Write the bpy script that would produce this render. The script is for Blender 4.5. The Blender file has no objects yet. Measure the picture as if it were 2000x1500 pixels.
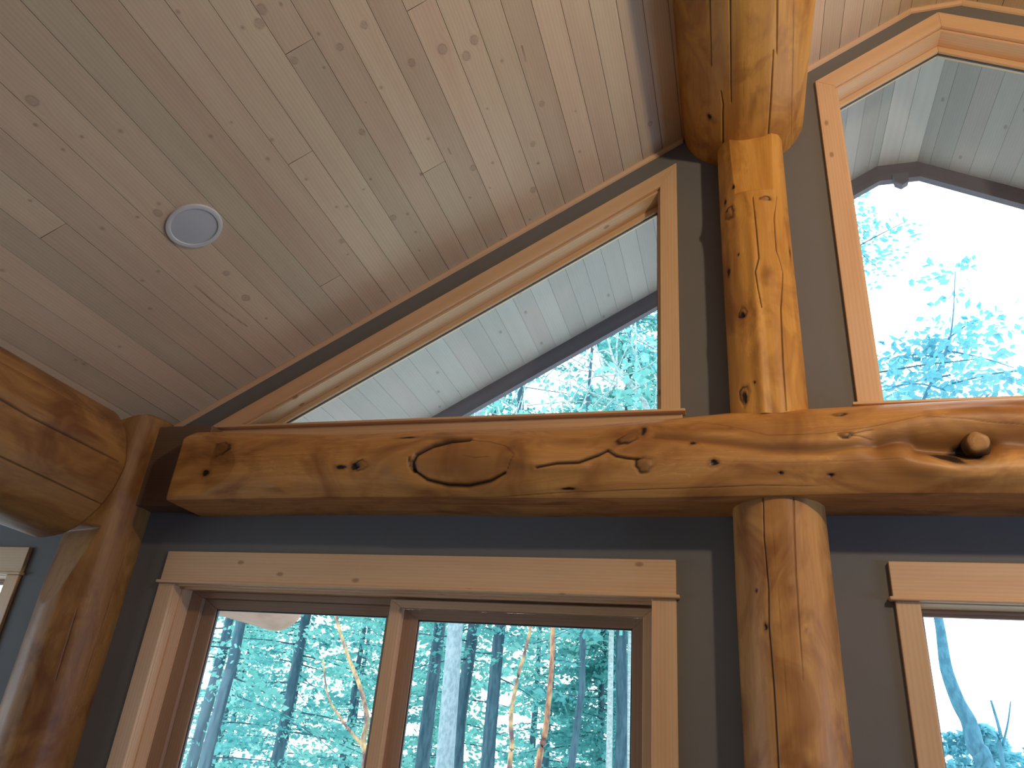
import bpy, math, random
import numpy as np
from mathutils import Matrix, Vector
from mathutils.geometry import tessellate_polygon
rnd = random.Random(7)
sc = bpy.context.scene
COL = sc.collection
PI = math.pi

# ------------------------------------------------------------------ helpers
def put(ob, parent=None, label=None, cat=None, group=None, kind=None):
    COL.objects.link(ob)
    if parent is not None: ob.parent = parent
    if label: ob['label'] = label
    if cat: ob['category'] = cat
    if group: ob['group'] = group
    if kind: ob['kind'] = kind
    return ob

def empty(name, loc=(0, 0, 0), **k):
    o = bpy.data.objects.new(name, None); o.location = loc; o.empty_display_size = .1
    return put(o, **k)

def child_at(parent):
    """children are built in world coordinates; undo the parent's offset"""
    return Matrix.Translation(parent.location).inverted()

def add(name, me, mat, parent=None, **k):
    me.materials.clear(); me.materials.append(mat)
    o = bpy.data.objects.new(name, me)
    put(o, parent, **k)
    if parent is not None:
        off = Vector(parent.location)
        if parent.parent is not None: off = Vector((0, 0, 0)) + Vector(parent.parent.location) + Vector(parent.location) if parent.type == 'EMPTY' else Vector(parent.parent.location)
        if off.length: me.transform(Matrix.Translation(-off))
    return o

def rawmesh(name, V, F4=None, F=None, smooth=False, attrs=None):
    me = bpy.data.meshes.new(name)
    V = np.asarray(V, dtype=np.float32)
    if F4 is not None:
        F4 = np.asarray(F4, dtype=np.int32)
        n = len(F4)
        me.vertices.add(len(V)); me.vertices.foreach_set('co', V.ravel())
        me.loops.add(n * 4); me.loops.foreach_set('vertex_index', F4.ravel())
        me.polygons.add(n)
        me.polygons.foreach_set('loop_start', np.arange(0, n * 4, 4, dtype=np.int32))
        me.polygons.foreach_set('loop_total', np.full(n, 4, dtype=np.int32))
        me.update(calc_edges=True)
    else:
        me.from_pydata(V.tolist(), [], F)
    if attrs:
        for an, av in attrs.items():
            av = np.asarray(av, dtype=np.float32)
            if av.ndim == 1:
                a = me.attributes.new(an, 'FLOAT', 'POINT'); a.data.foreach_set('value', av)
            else:
                a = me.attributes.new(an, 'FLOAT_VECTOR', 'POINT'); a.data.foreach_set('vector', av.ravel())
    if smooth: me.polygons.foreach_set('use_smooth', np.ones(len(me.polygons), dtype=bool))
    me.update()
    return me

class MB:
    """collects prisms into one mesh with wood coordinates gc=(along, across, seed), tone and knot"""
    def __init__(s): s.V = []; s.F = []; s.gc = []; s.tone = []; s.knot = []
    def prism(s, A, B, along=(1, 0, 0), tone=1.0, seed=None):
        """A, B: matching polygons (front and back)"""
        seed = rnd.random() * 40 if seed is None else seed
        al = Vector(along).normalized()
        n = len(A); b = len(s.V)
        for P in list(A) + list(B):
            P = Vector(P); s.V.append(tuple(P))
            u = P.dot(al); r = P - al * u
            s.gc.append((u + seed * 3, r.x + r.y * .9 + r.z * .8 if abs(al.z) > .5 else r.y * 1.2 + r.z + r.x * .3, seed))
            s.tone.append(tone); s.knot.append(0)
        s.F.append([b + i for i in range(n)][::-1]); s.F.append([b + n + i for i in range(n)])
        for i in range(n):
            j = (i + 1) % n
            s.F.append([b + i, b + j, b + n + j, b + n + i])
        return s
    def box(s, x0, x1, y0, y1, z0, z1, along=(1, 0, 0), tone=1.0, seed=None):
        return s.prism([(x0, y0, z0), (x1, y0, z0), (x1, y0, z1), (x0, y0, z1)], [(x0, y1, z0), (x1, y1, z0), (x1, y1, z1), (x0, y1, z1)], along, tone, seed)
    def build(s, name, mat, parent=None, bevel=0.0, **k):
        me = rawmesh(name, s.V, F=s.F, attrs=dict(gc=s.gc, tone=s.tone, knot=s.knot))
        o = add(name, me, mat, parent, **k)
        if bevel:
            m = o.modifiers.new('bev', 'BEVEL'); m.width = bevel; m.segments = 2; m.limit_method = 'ANGLE'
        return o

# ------------------------------------------------------------------ materials
class NT:
    def __init__(s, name):
        s.m = bpy.data.materials.new(name); s.m.use_nodes = True; s.t = s.m.node_tree
        s.t.nodes.clear(); s.out = s.t.nodes.new('ShaderNodeOutputMaterial')
    def n(s, typ, **kw):
        nd = s.t.nodes.new(typ)
        for k, v in kw.items():
            if k == 'inp':
                for a, b in v.items():
                    if isinstance(b, bpy.types.NodeSocket): s.t.links.new(b, nd.inputs[a])
                    else: nd.inputs[a].default_value = b
            else: setattr(nd, k, v)
        return nd
    def math(s, op, a, b=0.0, c=None, clamp=False):
        nd = s.n('ShaderNodeMath', operation=op, use_clamp=clamp, inp={0: a, 1: b})
        if c is not None:
            if isinstance(c, bpy.types.NodeSocket): s.t.links.new(c, nd.inputs[2])
            else: nd.inputs[2].default_value = c
        return nd.outputs[0]
    def mix(s, f, a, b, bt='MIX'):
        return s.n('ShaderNodeMix', data_type='RGBA', blend_type=bt, inp={0: f, 6: a, 7: b}).outputs[2]
    def attr(s, name, vec=False):
        nd = s.n('ShaderNodeAttribute', attribute_name=name); return nd.outputs['Vector' if vec else 'Fac']
    def vmul(s, v, k):
        return s.n('ShaderNodeVectorMath', operation='MULTIPLY', inp={0: v, 1: k}).outputs[0]
    def noise(s, v, scale, detail=3, rough=.55, dist=0.0):
        return s.n('ShaderNodeTexNoise', inp={'Vector': v, 'Scale': scale, 'Detail': detail, 'Roughness': rough, 'Distortion': dist}).outputs[0]
    def mapr(s, v, a, b, c=0., d=1.):
        return s.n('ShaderNodeMapRange', inp={0: v, 1: a, 2: b, 3: c, 4: d}).outputs[0]

def c4(c): return (c[0], c[1], c[2], 1)

def pine(name, c0, c1, knotc=(.16, .075, .035), rough=.42, rk=True, grain=.5):
    s = NT(name); gc = s.attr('gc', True); tone = s.attr('tone'); knot = s.attr('knot')
    big = s.noise(s.vmul(gc, (1.6, 14, 1)), 1.0, 3)
    fine = s.noise(s.vmul(gc, (3.5, 130, 1)), 1.0, 3, .6, .15)
    cath = s.n('ShaderNodeTexWave', wave_type='BANDS', bands_direction='Y', inp={'Vector': s.vmul(gc, (.9, 22, 1)), 'Scale': 1.0, 'Distortion': 6.0, 'Detail': 2.0, 'Detail Scale': .6}).outputs[1]
    f = s.math('ADD', s.math('MULTIPLY', big, .66), s.math('MULTIPLY', fine, .22)); f = s.math('ADD', f, s.math('MULTIPLY', cath, .16))
    f = s.mapr(f, .35, .72)
    f = s.math('MULTIPLY', f, grain * 1.6, clamp=True)
    col = s.mix(f, c4(c0), c4(c1))
    hue = s.n('ShaderNodeTexWhiteNoise', noise_dimensions='1D', inp={'W': s.n('ShaderNodeSeparateXYZ', inp={0: gc}).outputs[2]}).outputs[0]
    col = s.mix(1.0, col, s.mix(hue, (1.03, .965, .95, 1), (.98, 1.02, .985, 1)), 'MULTIPLY')
    if rk:   # sparse small knots in the board itself
        vec = s.vmul(gc, (5, 9, 1))
        vo = s.n('ShaderNodeTexVoronoi', voronoi_dimensions='2D', feature='F1', inp={'Vector': vec, 'Scale': 1.0})
        sel = s.math('GREATER_THAN', s.n('ShaderNodeSeparateColor', inp={0: vo.outputs['Color']}).outputs[0], .86)
        k = s.mapr(vo.outputs['Distance'], .05, .11, 1, 0)
        knot = s.math('MAXIMUM', knot, s.math('MULTIPLY', s.math('MULTIPLY', k, sel), .6))
    col = s.mix(knot, col, c4(knotc))
    tn = s.n('ShaderNodeCombineXYZ', inp={0: tone, 1: tone, 2: tone}).outputs[0]
    col = s.mix(1.0, col, tn, 'MULTIPLY')
    bp = s.n('ShaderNodeBump', inp={'Strength': .12, 'Distance': .002, 'Height': fine})
    b = s.n('ShaderNodeBsdfPrincipled', inp={'Base Color': col, 'Roughness': rough, 'Normal': bp.outputs[0]})
    b.inputs['Specular IOR Level'].default_value = .4
    s.t.links.new(b.outputs[0], s.out.inputs[0]); return s.m

def logwood(name, c0, c1, c2, rough=.46):
    """varnished peeled log: gc is (metres along, metres around, seed); dark = checks and knots"""
    s = NT(name); gc = s.attr('gc', True); tone = s.attr('tone'); dark = s.attr('dark'); knot = s.attr('knot')
    a = s.noise(s.vmul(gc, (.9, 7, 1)), 1.0, 4, .6, .4)
    b_ = s.noise(s.vmul(gc, (2.2, 34, 1)), 1.0, 4, .6, .3)
    fine = s.noise(s.vmul(gc, (6, 160, 1)), 1.0, 3, .6)
    blot = s.noise(s.vmul(gc, (3.2, 5.5, 1)), 1.0, 3, .6, .8)
    f = s.math('ADD', s.math('MULTIPLY', a, .5), s.math('MULTIPLY', b_, .35)); f = s.math('ADD', f, s.math('MULTIPLY', fine, .15))
    col = s.mix(s.mapr(f, .39, .62), c4(c0), c4(c1))
    col = s.mix(s.mapr(blot, .45, .68, 0, .85), col, c4(c2))
    # curly lighter figure in patches
    fig = s.noise(s.vmul(gc, (16, 60, 1)), 1.0, 2, .5, 1.6)
    patch = s.mapr(s.noise(s.vmul(gc, (1.3, 5, 1)), 1.3, 2), .52, .64)
    fg = s.math('MULTIPLY', s.mapr(fig, .57, .62), patch)
    lite = s.mix(1.0, col, (1.22, 1.3, 1.5, 1), 'MULTIPLY')
    col = s.mix(s.math('MULTIPLY', fg, .55), col, lite)
    col = s.mix(s.math('MULTIPLY', knot, .85), col, (.20, .085, .025, 1))
    tn = s.n('ShaderNodeCombineXYZ', inp={0: tone, 1: tone, 2: tone}).outputs[0]
    col = s.mix(1.0, col, tn, 'MULTIPLY')
    col = s.mix(dark, col, (.016, .008, .005, 1))
    bp = s.n('ShaderNodeBump', inp={'Strength': .25, 'Distance': .003, 'Height': b_})
    b = s.n('ShaderNodeBsdfPrincipled', inp={'Base Color': col, 'Roughness': rough, 'Normal': bp.outputs[0]})
    s.t.links.new(b.outputs[0], s.out.inputs[0]); return s.m

def plain(name, col, rough=.6, var=.06, scale=12, bump=0.0, metal=0.0):
    s = NT(name); tc = s.n('ShaderNodeTexCoord').outputs['Object']
    nz = s.noise(tc, scale, 4)
    k = s.mapr(nz, .3, .7, 1 - var, 1 + var)
    cc = s.n('ShaderNodeCombineXYZ', inp={0: k, 1: k, 2: k}).outputs[0]
    cl = s.mix(1.0, c4(col), cc, 'MULTIPLY')
    b = s.n('ShaderNodeBsdfPrincipled', inp={'Base Color': cl, 'Roughness': rough, 'Metallic': metal})
    if bump:
        bp = s.n('ShaderNodeBump', inp={'Strength': bump, 'Distance': .002, 'Height': s.noise(tc, 260, 2)})
        s.t.links.new(bp.outputs[0], b.inputs['Normal'])
    s.t.links.new(b.outputs[0], s.out.inputs[0]); return s.m

def glassmat():
    s = NT('window_glass')
    tr = s.n('ShaderNodeBsdfTransparent', inp={0: (.96, .985, .99, 1)})
    gl = s.n('ShaderNodeBsdfGlossy', inp={0: (.9, .95, 1, 1), 'Roughness': .02})
    fr = s.n('ShaderNodeFresnel', inp={'IOR': 1.2})
    mx = s.n('ShaderNodeMixShader', inp={0: fr.outputs[0], 1: tr.outputs[0], 2: gl.outputs[0]})
    s.t.links.new(mx.outputs[0], s.out.inputs[0]); return s.m

def leafmat(name, c0, c1, tr=.5):
    s = NT(name); tc = s.n('ShaderNodeTexCoord').outputs['Object']
    nz = s.mapr(s.noise(tc, 1.3, 3), .35, .65)
    col = s.mix(nz, c4(c0), c4(c1))
    d = s.n('ShaderNodeBsdfDiffuse', inp={0: col}); t = s.n('ShaderNodeBsdfTranslucent', inp={0: col})
    mx = s.n('ShaderNodeMixShader', inp={0: tr, 1: d.outputs[0], 2: t.outputs[0]})
    s.t.links.new(mx.outputs[0], s.out.inputs[0]); return s.m

def barkmat(name, c0, c1, sc_=(3, 3, .6)):
    s = NT(name); tc = s.n('ShaderNodeTexCoord').outputs['Object']
    nz = s.noise(s.vmul(tc, sc_), 4.0, 4, .6)
    col = s.mix(s.mapr(nz, .4, .62), c4(c0), c4(c1))
    b = s.n('ShaderNodeBsdfPrincipled', inp={'Base Color': col, 'Roughness': .9})
    s.t.links.new(b.outputs[0], s.out.inputs[0]); return s.m

M_ceil = pine('ceiling_pine', (.72, .62, .46), (.62, .48, .36), (.20, .11, .09), rough=.55, rk=False, grain=.45)
M_soff = pine('soffit_pine', (.50, .47, .47), (.43, .395, .40), (.22, .19, .20), rough=.6, grain=.45)
M_trim = pine('clear_fir_trim', (.80, .58, .37), (.70, .45, .26), (.26, .11, .05), rough=.4)
M_frame = pine('window_fir', (.46, .32, .23), (.38, .24, .16), rough=.45, rk=False)
M_fascia = pine('fascia_board', (.19, .18, .23), (.14, .13, .17), rough=.7, rk=False)
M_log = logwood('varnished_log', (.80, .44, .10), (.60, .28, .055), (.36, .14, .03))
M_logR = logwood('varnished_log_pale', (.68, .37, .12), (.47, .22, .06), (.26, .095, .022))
M_logD = logwood('varnished_log_shaded', (.42, .22, .065), (.28, .125, .034), (.16, .055, .014))  # darker log copy, the dimness of the left corner put into its colour
M_logO = logwood('weathered_log', (.62, .42, .34), (.56, .35, .27), (.45, .28, .22), rough=.7)
M_wall = plain('grey_wall_paint', (.176, .181, .186), rough=.75, var=.03, scale=5, bump=.15)
M_floor = plain('oak_floor', (.12, .07, .035), rough=.4, var=.2, scale=8)
M_white = plain('white_plastic', (.66, .70, .74), rough=.5, var=.02)
M_grill = plain('white_perforated_grille', (.54, .60, .66), rough=.6, var=.05, scale=300)
M_glass = glassmat()
M_seal = plain('dark_glazing_seal', (.05, .06, .08), rough=.5)
M_ground = plain('forest_floor', (.50, .52, .50), rough=1, var=.3, scale=2)
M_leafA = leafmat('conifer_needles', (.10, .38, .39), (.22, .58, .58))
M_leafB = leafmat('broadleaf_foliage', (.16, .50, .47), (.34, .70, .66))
M_leafC = leafmat('glare_paled_foliage', (.16, .50, .60), (.30, .66, .74))  # leaf colour paled for the glare of the white sky
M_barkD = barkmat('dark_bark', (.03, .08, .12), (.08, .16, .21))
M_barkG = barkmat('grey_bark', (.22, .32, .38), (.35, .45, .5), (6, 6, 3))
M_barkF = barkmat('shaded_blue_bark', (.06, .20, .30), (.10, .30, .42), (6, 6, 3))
M_barkP = barkmat('pale_bark', (.50, .60, .62), (.3, .4, .42), (5, 5, 8))
M_barkR = barkmat('peeling_red_bark', (.22, .10, .09), (.62, .36, .18), (3, 3, 1.2))
M_barkY = barkmat('peeling_tan_bark', (.62, .44, .22), (.16, .10, .12), (3, 3, 1.6))

# ------------------------------------------------------------------ ceiling geometry constants
SL = .5833; Z0 = 4.6291; CS = math.sqrt(1 + SL * SL)
XL, XR = .984, 1.216
def zc(x):
    if x <= XL: return Z0 + SL * x
    if x >= XR: return Z0 + SL * (2.2 - x)
    return Z0 + SL * XL
ZR = zc(1.1)
YW = 3.0; YB = 3.15; YO = 4.17         # gable wall inner and outer face, end of the overhang
BP = .1152                             # board pitch

def polyline_d(T, S, pts):
    """distance of grid points to a polyline, in metres"""
    D = np.full(np.broadcast(T, S).shape, 9.0)
    for (a, b), (c, d) in zip(pts[:-1], pts[1:]):
        vx, vy = c - a, d - b; L = vx * vx + vy * vy
        if L == 0: continue
        u = np.clip(((T - a) * vx + (S - b) * vy) / L, 0, 1)
        D = np.minimum(D, np.hypot(T - a - u * vx, S - b - u * vy))
    return D

CK = [(-1.618,1.393,1),(-1.683,1.376,2),(-1.716,1.413,2),(-1.771,1.397,1),(-1.558,1.548,1),(-1.514,1.631,1.6),(-1.399,1.604,1.6),(-1.603,1.669,.8),(-1.683,1.588,1.6),(-1.451,1.86,1.2),(-2.003,1.675,.7),(-2.096,1.682,1.3),(-1.92,1.821,1.2),(-1.605,1.994,1.6),(-1.531,1.884,.6),(-1.17,1.847,2.4),(-1.04,1.882,2.2),(-1.092,1.927,2.2),(-1.301,1.833,1.9),(-.963,2.03,1.2),(-.856,2.33,1.6),(-1.376,2.187,1.2),(-1.251,2.457,1.8),(-1.159,2.489,1),(-.951,2.511,1.6),(-.958,2.635,1),(-1.025,2.776,2),(-.746,2.704,1),(-.363,2.776,1.6),(-1.473,2.338,1.2),(-1.323,2.61,.8),(-1.217,2.619,.7),(-1.471,2.208,.8),(-.715,2.465,.7),(-1.09,2.204,.8),(-1.978,1.885,1.3),(-1.904,2.058,1.2),(-1.869,2.262,1),(-1.829,2.289,1),(-1.727,2.252,.8),(-1.677,2.223,.8),(-1.618,2.504,1.2),(-1.683,2.48,1.8),(-1.942,2.449,1.5),(-1.957,2.539,.8),(-2.458,2.461,2.2),(-1.932,2.875,.9),(-2.438,2.28,1.6),(-2.476,1.265,2.2),(-2.333,1.496,1.4),(-2.53,1.335,1),(-2.447,1.446,1),(-2.528,1.452,.9),(-1.916,1.252,1.2),(-2.426,1.818,1.2),(-2.456,1.851,2),(-2.656,1.79,1.3),(-2.64,2.092,1.2),(-2.718,2.092,1.2),(-2.755,1.552,1),(-3.05,1.733,1.4),(-2.526,1.822,1),(-2.797,2.241,1.3),(-3.035,2.341,1),(-3.212,2.284,1.2),(-3.207,2.327,1.4),(-2.461,2.639,1),(-2.62,2.55,.7),(-1.093,2.954,1),(-1.27,2.976,1),(-1.661,2.751,.8),(-1.629,2.63,1.2)]
BLACKK = {25, 29, 30, 40}
CSLIT = [[(-2.58,2.252),(-2.575,2.433),(-2.557,2.62)],[(-.865,2.016),(-.868,2.091)],[(-1.317,2.287),(-1.317,2.321)]]
BUTT = {}      # board index -> butt joint Y positions

def slope_boards(name, s0, s1, y0, y1, mat, parent, mirror=False, fine=False, thick=.018, seed=1, butts=True, tones=(.88, 1.08), z_off=0.0, ystep=.006):
    """one mesh of tongue and groove boards on the slope; s = metres along the slope (x*CS)"""
    r = random.Random(seed)
    g = .0024 if butts else .0013
    Vs = []; Fs = []; GC = []; TN = []; KN = []; nb = 0
    k0 = math.floor((s0 - (-.431)) / BP); s = -.431 + k0 * BP; idx = k0
    while s < s1 - .002:
        a, b = max(s, s0), min(s + BP, s1)
        if b - a > .004:
            cuts = []
            if butts:
                y = y0 + r.uniform(.3, 5.4)
                while y < y1 - .3: cuts.append(y); y += r.uniform(3.0, 5.0)
                if fine: cuts = list(BUTT.get(idx, []))
            cuts = sorted(cuts)
            ends = [y0] + cuts + [y1]
            for ya, yb in zip(ends[:-1], ends[1:]):
                if yb - ya < .01: continue
                tone = r.uniform(*tones); sd = r.random() * 50
                A, B_ = a + g / 2, b - g / 2
                if fine: ns = max(2, int((B_ - A) / .005)); ny = max(2, int((yb - ya) / ystep))
                else: ns = 1; ny = 1
                S = np.linspace(A, B_, ns + 1); Yv = np.linspace(ya + (g / 2 if ya > y0 else 0), yb - (g / 2 if yb < y1 else 0), ny + 1)
                SS, YY = np.meshgrid(S, Yv, indexing='ij')
                def pos(SS, YY, off):
                    X = SS / CS; Z = Z0 + SL * X + z_off + off * CS
                    if mirror: X = 2.2 - X
                    return np.stack([X, YY, Z], -1)
                P = pos(SS, YY, 0)
                kn = np.zeros(SS.shape); gy = SS - a
                if fine:
                    for i, (ks, ky, kr) in enumerate(CK):
                        if abs(ks - (a + b) / 2) < BP * .75 and ya - .1 < ky < yb + .1:
                            ds, dy = SS - ks, YY - ky
                            q = np.hypot(ds / (.0065 * kr), dy / (.0085 * kr))
                            dk = np.clip(1.25 - q, 0, 1) * (.62 if kr > 1.1 else .8)
                            if kr >= 1.5: dk = dk * (.55 + .45 * np.clip(np.abs(q - .1), 0, 1)) ; dk = np.maximum(dk, .6 * np.exp(-((q - 1) / .22) ** 2))
                            if i in BLACKK: dk = np.clip(1.3 - q, 0, 1) * 1.0
                            kn = np.maximum(kn, dk * .85)
                            gy = gy - ds * .85 * np.exp(-(q / 2.6) ** 2)
                    for L in CSLIT:
                        if min(abs(p[0] - (a + b) / 2) for p in L) < BP:
                            kn = np.maximum(kn, .8 * np.exp(-(polyline_d(SS, YY, L) / .0025) ** 2))
                n0, n1 = SS.shape
                base = nb
                # visible face, then the four thin edges by a back ring
                Vs.append(P.reshape(-1, 3)); I = (np.arange(n0 * n1) + base).reshape(n0, n1)
                q4 = np.stack([I[:-1, :-1], I[:-1, 1:], I[1:, 1:], I[1:, :-1]], -1).reshape(-1, 4)
                if mirror: q4 = q4[:, ::-1]
                Fs.append(q4)
                GC.append(np.stack([YY.ravel() + sd, gy.ravel(), np.full(SS.size, sd)], -1)); TN.append(np.full(SS.size, tone)); KN.append(kn.ravel())
                nb += SS.size
                cs_ = np.array([[S[0], Yv[0]], [S[0], Yv[-1]], [S[-1], Yv[-1]], [S[-1], Yv[0]]])
                F_ = pos(cs_[:, 0], cs_[:, 1], 0); Bk = pos(cs_[:, 0], cs_[:, 1], thick)
                Vs.append(np.concatenate([F_, Bk]))
                J = nb + np.arange(8)
                sd4 = np.array([[J[i], J[4 + i], J[4 + (i + 1) % 4], J[(i + 1) % 4]] for i in range(4)] + [[J[4], J[7], J[6], J[5]]])
                if mirror: sd4 = sd4[:, ::-1]
                Fs.append(sd4)
                GC.append(np.stack([np.full(8, sd), np.zeros(8), np.full(8, sd)], -1)); TN.append(np.full(8, tone * .7)); KN.append(np.zeros(8)); nb += 8
        s += BP; idx += 1
    me = rawmesh(name, np.concatenate(Vs), F4=np.concatenate(Fs), attrs=dict(gc=np.concatenate(GC), tone=np.concatenate(TN), knot=np.concatenate(KN)))
    return add(name, me, mat, parent)

def bidx(s): return math.floor((s + .431) / BP + .02)
for s_, y_ in ((-1.88, 1.955), (-2.10, 2.632), (-2.79, 1.697), (-1.64, 1.553), (-1.41, 2.34), (-1.18, 1.64)): BUTT.setdefault(bidx(s_), []).append(y_)

S_L = -3.02 * CS          # slope start above the plate log
ceil = empty('ceiling', (1.1, 0, ZR), kind='structure')
slope_boards('board_panel', -3.62, XL * CS, .55, YW, M_ceil, ceil, fine=True, seed=5)
slope_boards('board_panel', -3.62, XL * CS, -5, .55, M_ceil, ceil, seed=6)
slope_boards('board_panel', -6.2 * CS + 2.2 * 0, XL * CS, -5, YW, M_ceil, ceil, mirror=True, seed=8)
mb = MB()
for i in range(2):
    xa = XL + i * (XR - XL) / 2; xb = xa + (XR - XL) / 2
    mb.box(xa + .0008, xb - .0008, -5, YW, ZR, ZR + .018, along=(0, 1, 0), tone=rnd.uniform(.95, 1.05))
mb.build('ridge_panel', M_ceil, ceil)
mb = MB(); mb.box(-6.2, -2.95, -5, YW, 2.8, 2.83, along=(0, 1, 0)); mb.build('wing_panel', M_ceil, ceil)

# dark backing above the boards so nothing shines through the grooves: the roof deck itself
mb = MB()
T_ = .10
mb.prism([(-3.25, -5, zc(-3.25) + .024), (XL, -5, ZR + .024), (XR, -5, ZR + .024), (6.2, -5, zc(6.2) + .024), (6.2, -5, zc(6.2) + .2), (XR, -5, ZR + .2), (XL, -5, ZR + .2), (-3.25, -5, zc(-3.25) + .2)],
         [(-3.25, YO - .005, zc(-3.25) + .024), (XL, YO - .005, ZR + .024), (XR, YO - .005, ZR + .024), (6.2, YO - .005, zc(6.2) + .024), (6.2, YO - .005, zc(6.2) + .2), (XR, YO - .005, ZR + .2), (XL, YO - .005, ZR + .2), (-3.25, YO - .005, zc(-3.25) + .2)], (0, 1, 0))
mb.build('roof_deck', M_fascia, None, kind='structure')
mb = MB(); mb.box(-6.3, -3.2, -5, 3.6, 2.84, 2.95, (0, 1, 0)); mb.build('wing_roof', M_fascia, None, kind='structure')

# rake trim: small cove strip where the boards meet the gable wall
def bar_along(name, P, Q, w, h, mat, parent=None, **k):
    """strip hugging ceiling line P->Q (on the wall plane), drop h, depth w"""
    mb = MB(); d = (Vector(Q) - Vector(P))
    A = [Vector(P), Vector(P) + Vector((0, -w, 0)), Vector(P) + Vector((0, -w, -h * .35)), Vector(P) + Vector((0, -w * .45, -h * .8)), Vector(P) + Vector((0, 0, -h))]
    B = [p + d for p in A]
    mb.prism(A, B, d); return mb.build(name, mat, parent, **k)
e = .001
bar_along('trim_1', (-2.86, YW - e, zc(-2.86) - e), (-.17, YW - e, zc(-.17) - e), .018, .024, M_trim, kind='structure')
bar_along('trim_2', (.40, YW - e, zc(.40) - e), (XL, YW - e, ZR - e), .018, .024, M_trim, kind='structure')
bar_along('trim_3', (XL, YW - e, ZR - e), (XR, YW - e, ZR - e), .018, .022, M_trim, kind='structure')
bar_along('trim_4', (XR, YW - e, ZR - e), (1.8, YW - e, zc(1.8) - e), .018, .024, M_trim, kind='structure')

# ------------------------------------------------------------------ gable wall with openings
TRI = [(-2.56, 2.985), (-.205, 2.985), (-.205, 4.362)]                     # casing outline of the triangular window
TRAP = [(.49, 2.985), (1.71, 2.985), (1.71, 4.785), (1.10, 5.140), (.49, 4.785)]
def inset(poly, w):
    """move every edge of a convex counter-clockwise polygon inwards by its own width"""
    n = len(poly); L = []
    for i in range(n):
        a, b = Vector(poly[i]), Vector(poly[(i + 1) % n]); d = (b - a).normalized(); nn = Vector((-d.y, d.x))
        L.append((a + nn * w[i], d))
    out = []
    for i in range(n):
        p, d = L[i - 1]; q, e_ = L[i]
        den = d.x * e_.y - d.y * e_.x; t = ((q.x - p.x) * e_.y - (q.y - p.y) * e_.x) / den
        out.append(tuple(p + d * t))
    return out
TRI_I = inset(TRI, [0, .082, .082])
TRAP_I = inset(TRAP, [0, .088, .088, .088, .088])
OPEN = {'tri': TRI_I, 'trap': TRAP_I,
        'slider': [(-2.535, .92), (-.312, .92), (-.312, 2.198), (-2.535, 2.198)],
        'right': [(.596, .09), (1.611, .09), (1.611, 2.216), (.596, 2.216)],
        'wing': [(-4.511, .94), (-3.521, .94), (-3.521, 2.216), (-4.511, 2.216)]}
outer = [(-6.2, 0), (6.2, 0), (6.2, zc(6.2)), (XR, ZR), (XL, ZR), (-3.05, zc(-3.05)), (-3.1, 2.8), (-6.2, 2.8)]
def wall_with_holes(name, outer, holes, y0, y1, mat):
    loops = [outer] + holes
    flat = [p for l in loops for p in l]
    tris = tessellate_polygon([[Vector((x, z, 0)) for x, z in l] for l in loops])
    V = [(x, y0, z) for x, z in flat] + [(x, y1, z) for x, z in flat]; N = len(flat); F = []
    for t in tris:
        a, b, c = t
        P = [flat[i] for i in t]
        ar = (P[1][0] - P[0][0]) * (P[2][1] - P[0][1]) - (P[1][1] - P[0][1]) * (P[2][0] - P[0][0])
        if ar < 0: a, c = c, a
        F.append([a, b, c]); F.append([c + N, b + N, a + N])
    o = 0
    for li, l in enumerate(loops):
        n = len(l)
        for i in range(n):
            j = (i + 1) % n
            f = [o + i, o + i + N, o + j + N, o + j]
            F.append(f)
        o += n
    me = rawmesh(name, V, F=F)
    return add(name, me, mat, None, kind='structure')
wall_with_holes('wall_front', outer, list(OPEN.values()), YW, YB, M_wall)

mb = MB(); mb.box(-6.3, 6.3, -5.1, 3.2, -.1, 0); mb.build('floor', M_floor, kind='structure')
# side and back walls; only the left one has window openings
def vwall(name, x0, x1, y0, y1, holes, ztop):
    mb = MB(); ax = 1 if abs(y1 - y0) > abs(x1 - x0) else 0
    lo, hi = (y0, y1) if ax else (x0, x1)
    cur = lo
    def seg(a, b, z0, z1):
        if ax: mb.box(x0, x1, a, b, z0, z1)
        else: mb.box(a, b, y0, y1, z0, z1)
    for a, b, z0, z1 in holes:
        seg(cur, a, 0, ztop); seg(a, b, 0, z0); seg(a, b, z1, ztop); cur = b
    seg(cur, hi, 0, ztop)
    return mb.build(name, M_wall, kind='structure')
vwall('wall_left', -6.3, -6.2, -5, 3.15, [(-2.6, -.6, .9, 2.3), (.2, 2.2, .9, 2.3)], 2.9)
vwall('wall_right', 6.2, 6.3, -5, 3.15, [], 2.4)
mb = MB()
mb.prism([(-6.2, -5.1, 0), (6.2, -5.1, 0), (6.2, -5.1, zc(6.2)), (XR, -5.1, ZR), (XL, -5.1, ZR), (-3.2, -5.1, zc(-3.2)), (-6.2, -5.1, 2.85)],
         [(-6.2, -5, 0), (6.2, -5, 0), (6.2, -5, zc(6.2)), (XR, -5, ZR), (XL, -5, ZR), (-3.2, -5, zc(-3.2)), (-6.2, -5, 2.85)])
mb.build('wall_back', M_wall, kind='structure')

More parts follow.
